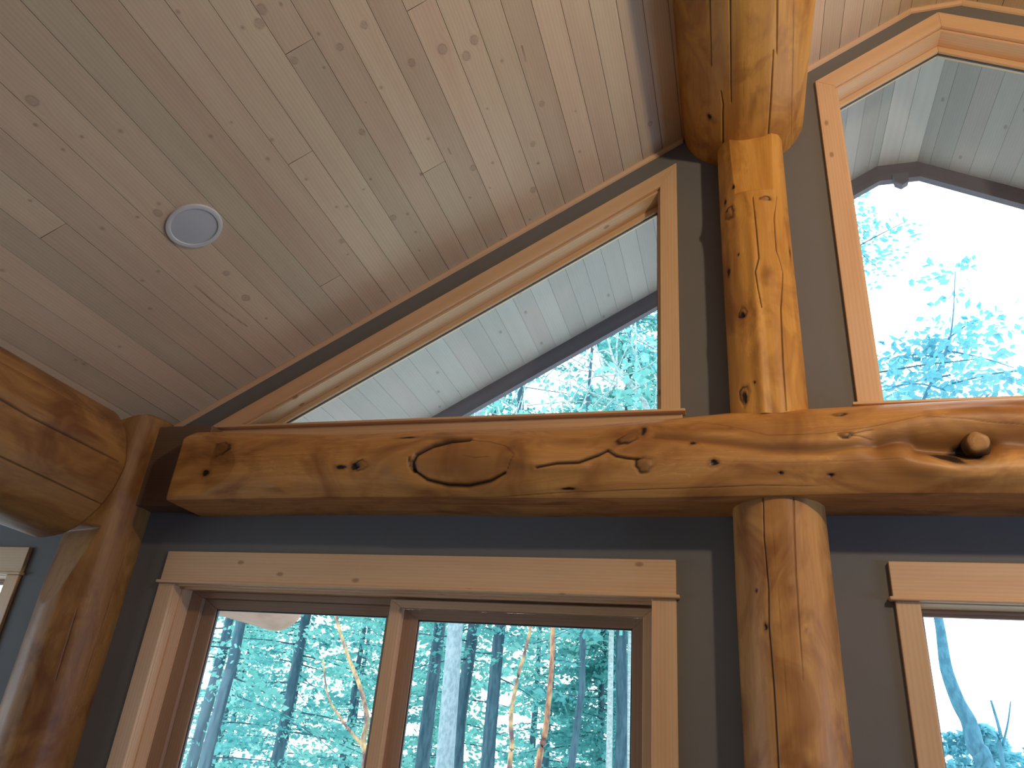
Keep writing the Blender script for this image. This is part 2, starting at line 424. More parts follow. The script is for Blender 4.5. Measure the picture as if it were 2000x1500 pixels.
# ------------------------------------------------------------------ windows
def poly_y(poly, y): return [(x, y, z) for x, z in poly]
def ring(mb, po, pi, y0, y1, skip=()):
    """mitred members between two matching polygons"""
    n = len(po)
    for i in range(n):
        if i in skip: continue
        j = (i + 1) % n
        q = [po[i], po[j], pi[j], pi[i]]
        d = (po[j][0] - po[i][0], 0, po[j][1] - po[i][1])
        mb.prism(poly_y(q, y0), poly_y(q, y1), d)
    return mb
def member(po, pi, i, y0, y1, name, mat, parent, bevel=.0025):
    j = (i + 1) % len(po); q = [po[i], po[j], pi[j], pi[i]]
    mb = MB(); mb.prism(poly_y(q, y0), poly_y(q, y1), (po[j][0] - po[i][0], 0, po[j][1] - po[i][1]))
    return mb.build(name, mat, parent, bevel=bevel)
def pane(poly, y, parent, t=.006):
    mb = MB(); mb.prism(poly_y(poly, y), poly_y(poly, y + t)); return mb.build('glass', M_glass, parent)

def gable_window(name, po, pi, sashw, stool, apron):
    W = empty(name, ((po[0][0] + po[1][0]) / 2, YW, po[0][1]), kind='structure')
    n = len(po)
    for i in range(1, n): member(po, pi, i, YW - .02, YW, 'casing', M_trim, W)
    # reveal lining
    li = inset(pi, [.0] + [.012] * (n - 1))
    mb = MB(); ring(mb, pi, li, YW, YB, ()); 
    mb.prism(poly_y([pi[0], pi[1], (pi[1][0], pi[1][1] - .012), (pi[0][0], pi[0][1] - .012)], YW - .01), poly_y([pi[0], pi[1], (pi[1][0], pi[1][1] - .012), (pi[0][0], pi[0][1] - .012)], YB))
    mb.build('jamb', M_trim, W)
    s1 = inset(li, sashw); s2 = inset(s1, [.004] * n)
    mb = MB(); ring(mb, li, s1, YW + .09, YW + .135); sash = mb.build('sash', M_trim, W, bevel=.003)
    mb = MB(); ring(mb, s1, s2, YW + .108, YW + .118); mb.build('glazing_seal', M_seal, sash)
    pane(s1, YW + .110, sash)
    # stool and apron
    mb = MB(); mb.box(stool[0], stool[1], YW - .046, YW + .09, 2.966, 2.9785); mb.build('sill', M_trim, W, bevel=.003)
    mb = MB(); mb.box(apron[0], apron[1], YW - .018, YW, 2.885, 2.966); mb.build('apron', M_trim, W, bevel=.002)
    return W
gable_window('window_1', TRI, TRI_I, [.012, .012, .028], (-2.56, -.183), (-2.52, -.197))
gable_window('window_2', TRAP, TRAP_I, [.012, .016, .03, .03, .016], (.468, 1.732), (.492, 1.708))

def header(W, x0, x1, z0, z1):
    mb = MB(); mb.box(x0, x1, YW - .022, YW, z0, z1); mb.build('header', M_trim, W, bevel=.002)
    mb = MB(); mb.box(x0 - .014, x1 + .014, YW - .036, YW, z0 - .014, z0); mb.build('moulding', M_trim, W, bevel=.005)

# sliding window under the tie beam
W = empty('window_3', (-1.42, YW, .9), kind='structure')
header(W, -2.598, -.232, 2.205, 2.340)
for x0, x1 in ((-2.604, -2.522), (-.325, -.232)):
    mb = MB(); mb.box(x0, x1, YW - .018, YW, .93, 2.191, (0, 0, 1)); mb.build('casing', M_trim, W, bevel=.0025)
mb = MB(); mb.box(-2.63, -.20, YW - .05, YW + .1, .905, .93); mb.build('sill', M_trim, W, bevel=.004)
mb = MB()
mb.box(-2.534, -2.522, YW, YB + .0, .93, 2.197, (0, 0, 1)); mb.box(-.325, -.313, YW, YB, .93, 2.197, (0, 0, 1)); mb.box(-2.522, -.325, YW, YB, 2.185, 2.197)
mb.box(-2.522, -2.514, YW + .045, YW + .058, .93, 2.185, (0, 0, 1)); mb.box(-2.522, -.325, YW + .03, YW + .04, 2.176, 2.185)
mb.build('jamb', M_trim, W)
O = [(-2.522, .93), (-.325, .93), (-.325, 2.185), (-2.522, 2.185)]
mb = MB(); I_ = inset(O, [.05, .03, .03, .07]); 
ring(mb, O, I_, YW + .125, YB + .03); mb.build('window_frame', M_frame, W, bevel=.003)
# fixed sash, set back
SO = [(-2.452, .98), (-1.42, .98), (-1.42, 2.155), (-2.452, 2.155)]; SI = inset(SO, [.07, .078, .045, .072])
mb = MB(); ring(mb, SO, SI, YW + .145, YB + .025); sash = mb.build('sash', M_frame, W, bevel=.003)
S2 = inset(SI, [.005] * 4); mb = MB(); ring(mb, SI, S2, YW + .155, YW + .168); mb.build('glazing_seal', M_seal, sash)
pane(SI, YW + .160, sash)
# sliding sash, nearer the room
SO = [(-1.461, .965), (-.328, .965), (-.328, 2.172), (-1.461, 2.172)]; SI = inset(SO, [.06, .042, .034, .055])
mb = MB(); ring(mb, SO, SI, YW + .085, YW + .122); sash = mb.build('sash', M_trim, W, bevel=.003)
S2 = inset(SI, [.05, .045, .042, .07]); mb = MB(); ring(mb, SI, S2, YW + .118, YW + .145); mb.build('sash_stop', M_frame, sash, bevel=.002)
S3 = inset(S2, [.005] * 4); mb = MB(); ring(mb, S2, S3, YW + .125, YW + .137); mb.build('glazing_seal', M_seal, sash)
pane(S2, YW + .130, sash)

# tall window right of the lower post, and the one in the wing
def tall_window(name, x0, x1, o0, o1, zb):
    W = empty(name, ((x0 + x1) / 2, YW, zb), kind='structure')
    header(W, x0, x1, 2.222, 2.348)
    for a, b in ((x0 + .006, o0), (o1, x1 - .006)):
        mb = MB(); mb.box(a, b, YW - .018, YW, zb, 2.208, (0, 0, 1)); mb.build('casing', M_trim, W, bevel=.0025)
    mb = MB(); mb.box(o0 - .01, o0, YW, YB, zb, 2.215, (0, 0, 1)); mb.box(o1, o1 + .01, YW, YB, zb, 2.215, (0, 0, 1)); mb.box(o0, o1, YW, YB, 2.205, 2.215)
    mb.build('jamb', M_trim, W)
    mb = MB(); mb.box(x0, x1, YW - .04, YB, zb - .03, zb); mb.build('sill', M_trim, W)
    SO = [(o0, zb), (o1, zb), (o1, 2.205), (o0, 2.205)]; SI = inset(SO, [.06, .02, .012, .02])
    mb = MB(); ring(mb, SO, SI, YW + .10, YB); sash = mb.build('sash', M_frame, W, bevel=.004)
    S2 = inset(SI, [.01] * 4); mb = MB(); ring(mb, SI, S2, YW + .115, YW + .135); mb.build('glazing_seal', M_frame, sash)
    pane(SI, YW + .125, sash)
    return W
tall_window('window_4', .522, 1.684, .607, 1.60, .10)
tall_window('window_5', -4.585, -3.447, -4.5, -3.532, .95)

# ------------------------------------------------------------------ logs
def make_log(axis, c, r, t0, t1, name, mat, parent=None, dt=.006, ds=.0028, dense=(-1.7, 1.7), rough=.006, radf=None, cracks=(), knots=(), valleys=(), clamp=None, seed=0, cfun=None, **k):
    """axis 0: along X, angle 0 = towards -Y, + = up; axis 1: along Y, 0 = down, + = +X; axis 2: along Z, 0 = -Y, + = +X"""
    R_ = np.random.RandomState(seed)
    nt = int((t1 - t0) / dt) + 1
    T = np.linspace(t0, t1, nt)[:, None]
    nd = int((dense[1] - dense[0]) * r / ds)
    rest = 2 * PI - (dense[1] - dense[0]); nr = 40
    th = np.concatenate([np.linspace(dense[0], dense[1], nd, endpoint=False), dense[1] + np.linspace(0, rest, nr, endpoint=False)])
    TH = th[None, :]
    S = TH * r + 0 * T; TT = T + 0 * TH
    rad = np.full(TT.shape, r)
    for i in range(7):      # gentle hand-peeled unevenness
        rad += rough * R_.uniform(.3, 1) * .6 * np.sin(TT * R_.uniform(.8, 5) + R_.uniform(0, 6)) * np.cos(R_.randint(0, 5) * TH + R_.uniform(0, 6))
    for i in range(10):
        n_ = R_.randint(6, 18)
        rad += rough * .10 * np.sin(TT * R_.uniform(.5, 3) + n_ * TH + R_.uniform(0, 6))
    if radf is not None: rad = rad + radf(TT, TH)
    dark = np.zeros(TT.shape); knot = np.zeros(TT.shape); tone = np.ones(TT.shape); gs = S.copy()
    for kn in knots:
        kt, kth, at, as_ = kn[:4]; kind = kn[4] if len(kn) > 4 else 'knot'
        dt_ = TT - kt; ds_ = S - kth * r
        ang = kn[5] if len(kn) > 5 else 0
        if ang: ca, sa = math.cos(ang), math.sin(ang); dt_, ds_ = dt_ * ca + ds_ * sa, -dt_ * sa + ds_ * ca
        near = (np.abs(dt_) < at * 6) & (np.abs(ds_) < as_ * 6)
        if not near.any(): continue
        q = np.hypot(dt_ / at, ds_ / as_)
        wob = 1 + .10 * np.sin(3 * np.arctan2(ds_ / as_, dt_ / at) + kt * 9) + .06 * np.sin(7 * np.arctan2(ds_ / as_, dt_ / at))
        q = q * wob
        gs = gs - (S - kth * r) * .9 * np.exp(-(np.hypot(dt_ / at / 1.9, ds_ / as_ / 1.6)) ** 2)
        w = max(.2, .0042 / min(at, as_))
        if kind == 'knot':
            dark = np.maximum(dark, 1.0 * np.exp(-((q - 1) / w) ** 2) * (.65 + .35 * np.sin(np.arctan2(ds_, dt_) + kt * 5)))
            knot = np.maximum(knot, np.clip(1.15 - q, 0, 1) ** .5 * .75)
            rad = rad + np.where(q < 3, .004 * np.exp(-q ** 2) - .004 * np.exp(-((q - 1.1) / .3) ** 2), 0)
        elif kind == 'soft':
            knot = np.maximum(knot, .6 * np.exp(-q ** 2))
            rad = rad + .003 * np.exp(-(q / 1.2) ** 2)
        elif kind == 'hole':
            dk = np.clip((1.15 - q) * 3, 0, 1); dark = np.maximum(dark, dk); rad = rad - .008 * np.clip(1.1 - q, 0, 1)
            knot = np.maximum(knot, .5 * np.exp(-((q - 1.3) / .4) ** 2))
        elif kind == 'bump':
            rad = rad + .012 * np.exp(-(q / 1.0) ** 2)
    for pts, wid, dep, st in cracks:
        d = polyline_d(TT, S, [(a, b * r) for a, b in pts])
        u = np.clip((TT - min(p[0] for p in pts)) / (1e-6 + max(p[0] for p in pts) - min(p[0] for p in pts)), 0, 1)
        ww = wid * (.55 + .45 * np.sin(PI * np.clip(u * .9 + .05, 0, 1)))
        g = np.exp(-(d / ww) ** 2); dark = np.maximum(dark, st * g); rad = rad - dep * g
    for pts, wid, dep, st in valleys:
        d = polyline_d(TT, S, [(a, b * r) for a, b in pts])
        g = np.exp(-(d / wid) ** 2); rad = rad - dep * g; knot = np.maximum(knot, st * np.exp(-(d / wid * 1.3) ** 2))
    if axis == 0: P = [TT, c[0] - rad * np.cos(TH), c[1] + rad * np.sin(TH)]
    if axis == 1: P = [c[0] + rad * np.sin(TH), TT, c[1] - rad * np.cos(TH)]
    if axis == 2: P = [c[0] + rad * np.sin(TH), c[1] - rad * np.cos(TH), TT]
    P = np.stack(P, -1)
    if cfun is not None: P = P + cfun(TT)
    if clamp is not None: P = clamp(P, TT, TH)
    n0, n1 = TT.shape
    I = np.arange(n0 * n1).reshape(n0, n1); J = np.roll(I, -1, axis=1)
    F = np.stack([I[:-1], J[:-1], J[1:], I[1:]], -1).reshape(-1, 4)
    if axis == 1: pass
    V = P.reshape(-1, 3); n = len(V)
    c0 = V[I[0]].mean(0); c1 = V[I[-1]].mean(0)
    V = np.concatenate([V, c0[None], c1[None]])
    cap0 = np.stack([np.full(n1, n), J[0], I[0]], -1); cap1 = np.stack([np.full(n1, n + 1), I[-1], J[-1]], -1)
    me = bpy.data.meshes.new(name)
    me.vertices.add(len(V)); me.vertices.foreach_set('co', V.astype(np.float32).ravel())
    loops = np.concatenate([F.ravel(), cap0.ravel(), cap1.ravel()]).astype(np.int32)
    nF, nC = len(F), 2 * n1
    me.loops.add(len(loops)); me.loops.foreach_set('vertex_index', loops)
    me.polygons.add(nF + nC)
    ls = np.concatenate([np.arange(nF) * 4, nF * 4 + np.arange(nC) * 3]).astype(np.int32)
    me.polygons.foreach_set('loop_start', ls); me.polygons.foreach_set('loop_total', np.concatenate([np.full(nF, 4), np.full(nC, 3)]).astype(np.int32))
    me.polygons.foreach_set('use_smooth', np.concatenate([np.ones(nF, bool), np.zeros(nC, bool)]))
    me.update(calc_edges=True)
    def at1(nm, a, e0=0.):
        x = me.attributes.new(nm, 'FLOAT', 'POINT'); x.data.foreach_set('value', np.concatenate([a.ravel(), [e0, e0]]).astype(np.float32))
    at1('dark', np.clip(dark, 0, 1)); at1('knot', np.clip(knot, 0, 1)); at1('tone', tone, 1.)
    x = me.attributes.new('gc', 'FLOAT_VECTOR', 'POINT')
    g = np.stack([TT.ravel() + seed, gs.ravel(), np.full(n, seed * 3.7)], -1); g = np.concatenate([g, g[:2]])
    x.data.foreach_set('vector', g.astype(np.float32).ravel())
    # turn the faces outwards if this axis came out inside-out
    import bmesh
    p0 = me.polygons[nd // 2]; ctr = np.array(p0.center)
    ax_pt = np.array({0: (ctr[0], c[0], c[1]), 1: (c[0], ctr[1], c[1]), 2: (c[0], c[1], ctr[2])}[axis])
    if np.dot(np.array(p0.normal), ctr - ax_pt) < 0: me.flip_normals()
    return add(name, me, mat, parent, **k)

# --- tie beam
RT = np.array([(-2.68, .245), (-2.57, .239), (-2.39, .236), (-1.87, .212), (-1.56, .209), (-1.26, .217), (-.9, .207), (-.57, .210), (-.19, .234), (-.01, .246), (.47, .25), (1.01, .26), (2.0, .25), (5, .25)])
def beam_rad(T, TH):
    up = np.clip(np.sin(TH) * 1.3, 0, 1); dr = np.interp(T, RT[:, 0], RT[:, 1]) - .24
    return dr * up
def beam_clamp(P, T, TH):
    P[..., 2] = np.maximum(P[..., 2], 2.52 + .004 * np.sin(T * 3))
    P[..., 1] = np.maximum(P[..., 1], np.interp(T, [-2.6, -2.3, -1.7], [2.745, 2.735, 2.60]))
    return P
beam = empty('tie_beam_log', (-2.5, 2.935, 2.67), label='long amber horizontal log beam with big oval knot crossing the grey wall', cat='beam')
bk = [(-2.247, .363, .042, .036), (-2.305, -.128, .02, .016, 'hole'), (-1.508, -.088, .026, .022), (-1.535, -.11, .022, .016, 'hole'), (-1.603, -.118, .026, .009, 'hole'), (-1.338, .589, .04, .009, 'hole'),
      (-.385, .36, .046, .024, 'knot', .7), (-.330, .53, .010, .03, 'hole'), (-.323, -.167, .03, .028), (-.617, -.542, .03, .005, 'hole'), (-.142, .209, .011, .010, 'hole'), (-.067, -.154, .016, .012, 'hole'),
      (.381, .70, .022, .010), (.388, .251, .020, .012), (.163, -.333, .008, .006, 'hole'), (.329, -.373, .010, .007, 'hole'), (-1.896, -.45, .05, .02, 'bump'), (.705, -.13, .05, .018, 'hole', -.4), (.775, .0, .055, .045, 'hole'),  # last hole mark paints the shadow under the branch stub
      (.0, .45, .012, .008, 'soft'), (-.6, .3, .10, .02, 'soft'), (.95, -.17, .03, .008, 'soft')]
bc = [([(-1.046, .41), (-1.12, .40), (-1.20, .28), (-1.262, .08), (-1.272, -.06), (-1.262, -.2)], .015, .018, 1.0),
      ([(-1.262, -.2), (-1.20, -.37), (-1.11, -.46), (-1.02, -.475), (-.93, -.40), (-.87, -.27)], .008, .012, 1.0),
      ([(-1.05, .41), (-.96, .36), (-.88, .22), (-.835, .02), (-.86, -.22)], .0030, .004, .5),
      ([(-1.29, .02), (-1.285, -.12), (-1.262, -.22)], .006, .008, .9),
      ([(-.74, -.20), (-.66, -.13), (-.575, -.12), (-.50, .0), (-.463, .09), (-.43, -.02), (-.385, -.06), (-.345, -.08)], .0065, .010, 1.0),
      ([(-.439, -.573), (-.062, -.538), (.082, -.513), (.289, -.536)], .0018, .002, .6),
      ([(-.169, .78), (.128, .29), (.304, .283), (.477, .389), (.648, .505), (.804, .435), (.952, .333)], .0017, .002, .5),
      ([(-1.063, -.704), (-.638, -.6), (-.247, -.555)], .0017, .002, .55),
      ([(.40, .25), (.46, .33), (.485, .34)], .0022, .002, .8), ([(.40, .24), (.48, .20)], .0022, .002, .7),
      ([(-.93, .0), (-1.0, -.02), (-1.05, .03)], .0018, .002, .5),
      ([(-2.2, .1), (-1.9, .14), (-1.6, .2)], .0014, .001, .35), ([(-.25, -.1), (.2, -.18), (.6, -.15)], .0014, .001, .3)]
bv = [([(-.283, .40), (-.054, .216), (.124, .06), (.297, .02), (.468, .11), (.60, .2)], .022, .014, .9),
      ([(.50, .10), (.60, .17), (.68, .16), (.76, .14), (.84, .15), (1.0, .05), (1.3, .05)], .05, .036, 1.0),
      ([(.62, .02), (.70, -.02), (.82, .06)], .038, .040, 1.0),  # hollow below the stub, its shade also coloured in
      ([(-.76, .2), (-.85, .30), (-1.0, .44)], .02, .006, .1), ([(-.85, -.05), (-.70, -.2), (-.55, -.2)], .02, -.006, 0)]
# big oval knot: a raised smooth plate inside the crack
def beam_rad2(T, TH):
    q = np.hypot((T + 1.05) / .225, (TH + .045) * .24 / .098)
    a = .010 * np.clip(1.05 - q, 0, 1) ** .5 * (q < 1.05)
    b = .012 * np.exp(-((q - 1.35) / .3) ** 2)
    q2 = np.hypot((T - .82) / .26, (TH - .10) * .24 / .12)
    fade = np.clip(1.15 - np.abs(TH), 0, 1)
    return beam_rad(T, TH) + (a + b + .020 * np.exp(-((q2 - 1.0) / .35) ** 2)) * fade
make_log(0, (2.935, 2.67), .24, -2.49, 5.2, 'log_body', M_logR, beam, dt=.006, ds=.0028, dense=(-1.15, 1.35), rough=.003, radf=beam_rad2, knots=bk + [(-1.06, -.05, .22, .095, 'soft')], cracks=bc, valleys=bv, clamp=beam_clamp, seed=3)
mb = MB(); mb.box(-2.82, -2.47, 2.885, YW, 2.535, 2.95, (1, 0, 0), tone=.45); tn = mb.build('tenon', None or M_frame, beam, bevel=.006, label='shaded squared beam end let into the corner post')  # low tone paints the shade beside the corner post
# branch stub standing out of the hollow on the right
def stub(name, base, direction, r0, r1, L, mat_side, parent):
    d = Vector(direction).normalized(); u = d.orthogonal().normalized(); v = d.cross(u)
    V = []; gc = []; kn = []; dk = []; tn = []; ns = 40; prof = [(0, r0 * 1.25), (.35, r0), (.8, r1 * 1.02), (.95, r1 * .97), (1.0, r1 * .9), (1.0, r1 * .55), (1.01, .0005)]
    for t, rr in prof:
        for i in range(ns):
            a = 2 * PI * i / ns; w = 1 + .05 * math.sin(3 * a + 1) + .03 * math.sin(5 * a)
            p = Vector(base) + d * L * t + (u * math.cos(a) + v * math.sin(a)) * rr * w
            V.append(tuple(p)); gc.append((t * .1, a * rr, 5)); kn.append(.6 if t < .9 else .25); dk.append(.8 if t < .4 else (.45 if t < .9 else .12)); tn.append(1)
    F = []
    for k in range(len(prof) - 1):
        for i in range(ns):
            j = (i + 1) % ns; F.append([k * ns + i, k * ns + j, (k + 1) * ns + j, (k + 1) * ns + i])
    F.append([(len(prof) - 1) * ns + i for i in range(ns)])
    me = rawmesh(name, V, F=F, attrs=dict(gc=gc, knot=kn, dark=dk, tone=tn)); 
    me.polygons.foreach_set('use_smooth', np.ones(len(me.polygons), bool))
    return add(name, me, mat_side, parent, label='sawn-off round branch stub standing out of a dark hollow')
stub('branch_stub', (.80, 2.722, 2.684), (-.12, -1, -.1), .036, .034, .062, M_logR, beam)

# --- purlins carrying the roof
pk = [(2.685, -.578, .016, .012, 'hole'), (2.70, -.50, .022, .02, 'soft'), (2.515, -1.025, .012, .01, 'soft')]
pc = [([(1.0, -.45), (2.06, -.466), (2.387, -.50)], .0030, .006, 1), ([(1.2, -.18), (2.057, -.194), (2.575, -.217)], .0028, .006, 1), ([(2.52, -.365), (2.60, -.34), (2.639, -.353), (2.8, -.365), (3.02, -.37)], .0032, .008, 1),
      ([(1.4, .42), (2.111, .425), (2.368, .444)], .0028, .006, 1), ([(2.34, .389), (2.621, .37), (3.03, .32)], .0030, .006, 1), ([(2.157, .694), (2.68, .78), (3.0, .84)], .0020, .004, .6), ([(2.4, -.85), (2.9, -.9)], .0012, .001, .3),
      ([(2.3, -.02), (2.7, -.05)], .0010, .001, .25)]
def end_round(P, T, TH): return P
purlin = make_log(1, (.13, 4.587), .297, -4.9, 4.12, 'purlin_log', M_log, None, dt=.008, ds=.0030, dense=(-1.5, 1.5), rough=.006, cracks=pc, knots=pk, seed=11,
                  label='huge golden roof log overhead, running from the viewer to the gable wall', cat='roof log')
make_log(1, (2.05, 4.587), .297, -4.9, 4.3, 'purlin_log', M_log, None, dt=.05, ds=.02, rough=.006, seed=12,
         label='roof log at the far right whose end pokes into view outside the tall peaked window', cat='roof log')
# --- plate log along the wing
plc = [([(1.2, 2.08), (1.961, 2.102), (2.251, 2.125), (2.618, 2.169)], .0020, .004, .7), ([(1.0, 1.64), (1.988, 1.627), (2.138, 1.601), (2.64, 1.604)], .0034, .007, 1), ([(1.0, 1.06), (2.115, 1.039), (2.723, .987)], .0030, .006, .9)]
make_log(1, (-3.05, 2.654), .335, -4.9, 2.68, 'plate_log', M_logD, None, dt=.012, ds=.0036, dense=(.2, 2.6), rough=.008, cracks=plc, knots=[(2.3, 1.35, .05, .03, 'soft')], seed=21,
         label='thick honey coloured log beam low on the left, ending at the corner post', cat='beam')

# --- posts
def up_clamp(P, T, TH):
    lim = np.interp(T, [2.9, 3.90, 3.965, 4.32, 4.5], [1, 1, .128, .118, .118])
    y = 2.93 - P[..., 1]; P[..., 1] = 2.93 - np.minimum(y, lim)
    return P
uk = [(4.013, -.62, .012, .008, 'hole'), (3.875, -.80, .030, .026), (3.895, -.86, .012, .010, 'hole'), (3.962, -.98, .014, .009, 'hole'), (3.91, .30, .010, .022, 'knot'), (3.511, .209, .034, .022, 'soft'), (3.575, -1.02, .022, .012, 'hole'), (3.334, -.573, .020, .016), (3.322, -.56, .014, .010, 'hole'),
      (3.66, 1.15, .026, .007, 'hole'), (2.961, -.659, .034, .020, 'knot'), (2.945, -.64, .026, .010, 'hole'), (3.633, -.592, .006, .005, 'hole'), (3.289, -.955, .03, .02, 'soft'), (3.0, -.35, .006, .005, 'hole'), (3.88, -.8, .05, .05, 'bump')]
uc = [([(3.92, -.05), (3.75, -.02), (3.588, -.006), (3.515, -.129), (3.43, -.09), (3.34, -.03)], .0026, .006, 1), ([(3.94, .72), (3.8, .52), (3.631, .50), (3.58, .60), (3.525, .671), (3.45, .60), (3.334, .482), (3.091, .412), (2.874, .395)], .0026, .006, 1)]
def up_rad(T, TH):
    return .008 * np.exp(-((TH + .15) / .12) ** 2) * np.clip((3.9 - T) * 3, 0, 1) + .006 * np.exp(-((TH - .42) / .2) ** 2)
make_log(2, (.147, 2.93), .150, 2.86, 4.40, 'upper_post', M_log, None, dt=.004, ds=.0024, dense=(-1.6, 1.6), rough=.003, radf=up_rad, cracks=uc, knots=uk, clamp=up_clamp, seed=31,
         label='short amber log post standing on the beam below the huge roof log', cat='post')
lc = [([(2.54, -.355), (2.374, -.394), (2.194, -.368), (2.066, -.409), (1.865, -.39), (1.64, -.408), (1.2, -.41)], .0030, .006, 1), ([(2.54, .284), (2.373, .231), (2.23, .193), (1.9, .17)], .0020, .004, .6), ([(2.4, -.2), (1.7, -.15)], .0010, .001, .25)]
make_log(2, (.157, 2.93), .167, 0, 2.535, 'lower_post', M_logR, None, dt=.006, ds=.0026, dense=(-1.6, 1.6), rough=.003, cracks=lc, knots=[(2.191, -.646, .006, .005, 'hole'), (2.064, .323, .008, .006, 'soft'), (2.067, -.474, .012, .006, 'hole'), (2.194, .076, .03, .02, 'soft')], seed=41,
         label='tall amber log post under the beam, between sliding window and right window', cat='post')
def cp_clamp(P, T, TH):
    n = np.array([-.22, -.975]); d = (P[..., 0] + 2.95) * n[0] + (P[..., 1] - 2.93) * n[1]
    lim = np.interp(T, [0, 2.03, 2.05, 2.40, 2.42, 3.2], [1, .19, .183, .118, 1, 1]); ex = np.maximum(d - lim, 0)
    P[..., 0] -= ex * n[0]; P[..., 1] -= ex * n[1]
    return P
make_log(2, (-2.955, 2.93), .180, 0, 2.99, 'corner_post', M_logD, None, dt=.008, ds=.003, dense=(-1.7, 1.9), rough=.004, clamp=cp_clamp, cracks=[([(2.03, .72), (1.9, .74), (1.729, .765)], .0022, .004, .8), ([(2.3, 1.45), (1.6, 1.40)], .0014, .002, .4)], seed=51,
         label='shaded amber log post at lower left under the thick left beam', cat='post')

# ------------------------------------------------------------------ ceiling speaker
spk = empty('ceiling_speaker', (-2.063, 1.985, zc(-2.063) ), label='round white speaker set flush in the board ceiling', cat='speaker')
nrm = Vector((SL, 0, -1)).normalized()
def lathe(prof, name, mat, parent, center, axis, ns=72):
    u = axis.orthogonal().normalized(); v = axis.cross(u); V = []; F = []
    for r, h in prof:
        for i in range(ns):
            a = 2 * PI * i / ns; V.append(tuple(center + axis * h + (u * math.cos(a) + v * math.sin(a)) * r))
    for k in range(len(prof) - 1):
        for i in range(ns):
            j = (i + 1) % ns; F.append([k * ns + i, k * ns + j, (k + 1) * ns + j, (k + 1) * ns + i])
    F.append([(len(prof) - 1) * ns + i for i in range(ns)])
    me = rawmesh(name, V, F=F); me.polygons.foreach_set('use_smooth', np.ones(len(me.polygons), bool)); me.validate()
    o = add(name, me, mat, parent); m = o.modifiers.new('es', 'EDGE_SPLIT'); m.split_angle = .6; return o
ctr = Vector((-2.063, 1.985, zc(-2.063)))
lathe([(.110, -.002), (.110, .004), (.108, .008), (.102, .0095), (.092, .0085), (.090, .006), (.090, 0)], 'trim_ring', M_white, spk, ctr, nrm)
lathe([(.0895, -.001), (.0895, .0045), (.06, .0065), (.03, .0075), (.002, .008)], 'grille', M_grill, spk, ctr, nrm)

# ------------------------------------------------------------------ roof overhang outside
ov = empty('roof_overhang', (1.1, YB, ZR), label='whitewashed board overhang and dark edge board seen outside the gable windows', cat='roof overhang')
slope_boards('soffit_panel', -3.2 * CS, XL * CS, YB, YO - .02, M_soff, ov, seed=15, butts=False, tones=(.92, 1.06), z_off=.001)
slope_boards('soffit_panel', -3.2 * CS, XL * CS, YB, YO - .02, M_soff, ov, mirror=True, seed=16, butts=False, tones=(.80, 1.0), z_off=.001)
mb = MB()
for i in range(2):
    xa = XL + i * (XR - XL) / 2; xb = xa + (XR - XL) / 2
    mb.box(xa + .0008, xb - .0008, YB, YO - .02, ZR, ZR + .018, along=(0, 1, 0), tone=1.22)
mb.build('soffit_panel', M_soff, ov)
fd = .122
for pts in ([(-3.25, zc(-3.25)), (XL, ZR)], [(XL, ZR), (XR, ZR)], [(XR, ZR), (5.4, zc(5.4))]):
    (xa, za), (xb, zb) = pts
    ka = 0 if abs(xa - XL) > .01 and abs(xa - XR) > .01 else .0
    mb = MB(); q = [(xa, za - fd), (xb, zb - fd), (xb, zb + .2), (xa, za + .2)]
    mb.prism(poly_y(q, YO - .02), poly_y(q, YO + .025), (xb - xa, 0, zb - za)); mb.build('fascia', M_fascia, ov)
mb = MB(); q = [(1.065, ZR - fd - .05), (1.10, ZR - fd - .075), (1.14, ZR - fd - .05), (1.148, ZR - fd + .02), (1.055, ZR - fd + .02)]
mb.prism(poly_y(q, YO - .05), poly_y(q, YO + .0), (0, 1, 0)); mb.build('ridge_pendant', M_fascia, ov, bevel=.004)

# log tails under the eave outside the sliding window
def cone_tail(P, T, TH):
    k = np.interp(T, [3.1, 3.95, 4.1, 4.17], [1, 1, .92, .7])
    return P
make_log(1, (-3.22, 2.22), .25, YB, 3.70, 'log_tail', M_logO, None, dt=.03, ds=.02, seed=61, label='pale pinkish log end outside, leftmost at the top of the sliding window', cat='log end')
make_log(1, (-2.80, 2.37), .19, YB, 4.30, 'log_tail', M_logO, None, dt=.03, ds=.02, seed=62, label='pale pinkish log end outside with its rounded tip against the trees', cat='log end')

# ------------------------------------------------------------------ outdoors
mb = MB(); mb.box(-90, 90, 3.3, 110, -1.3, -1.0); mb.build('ground', M_ground, kind='structure')

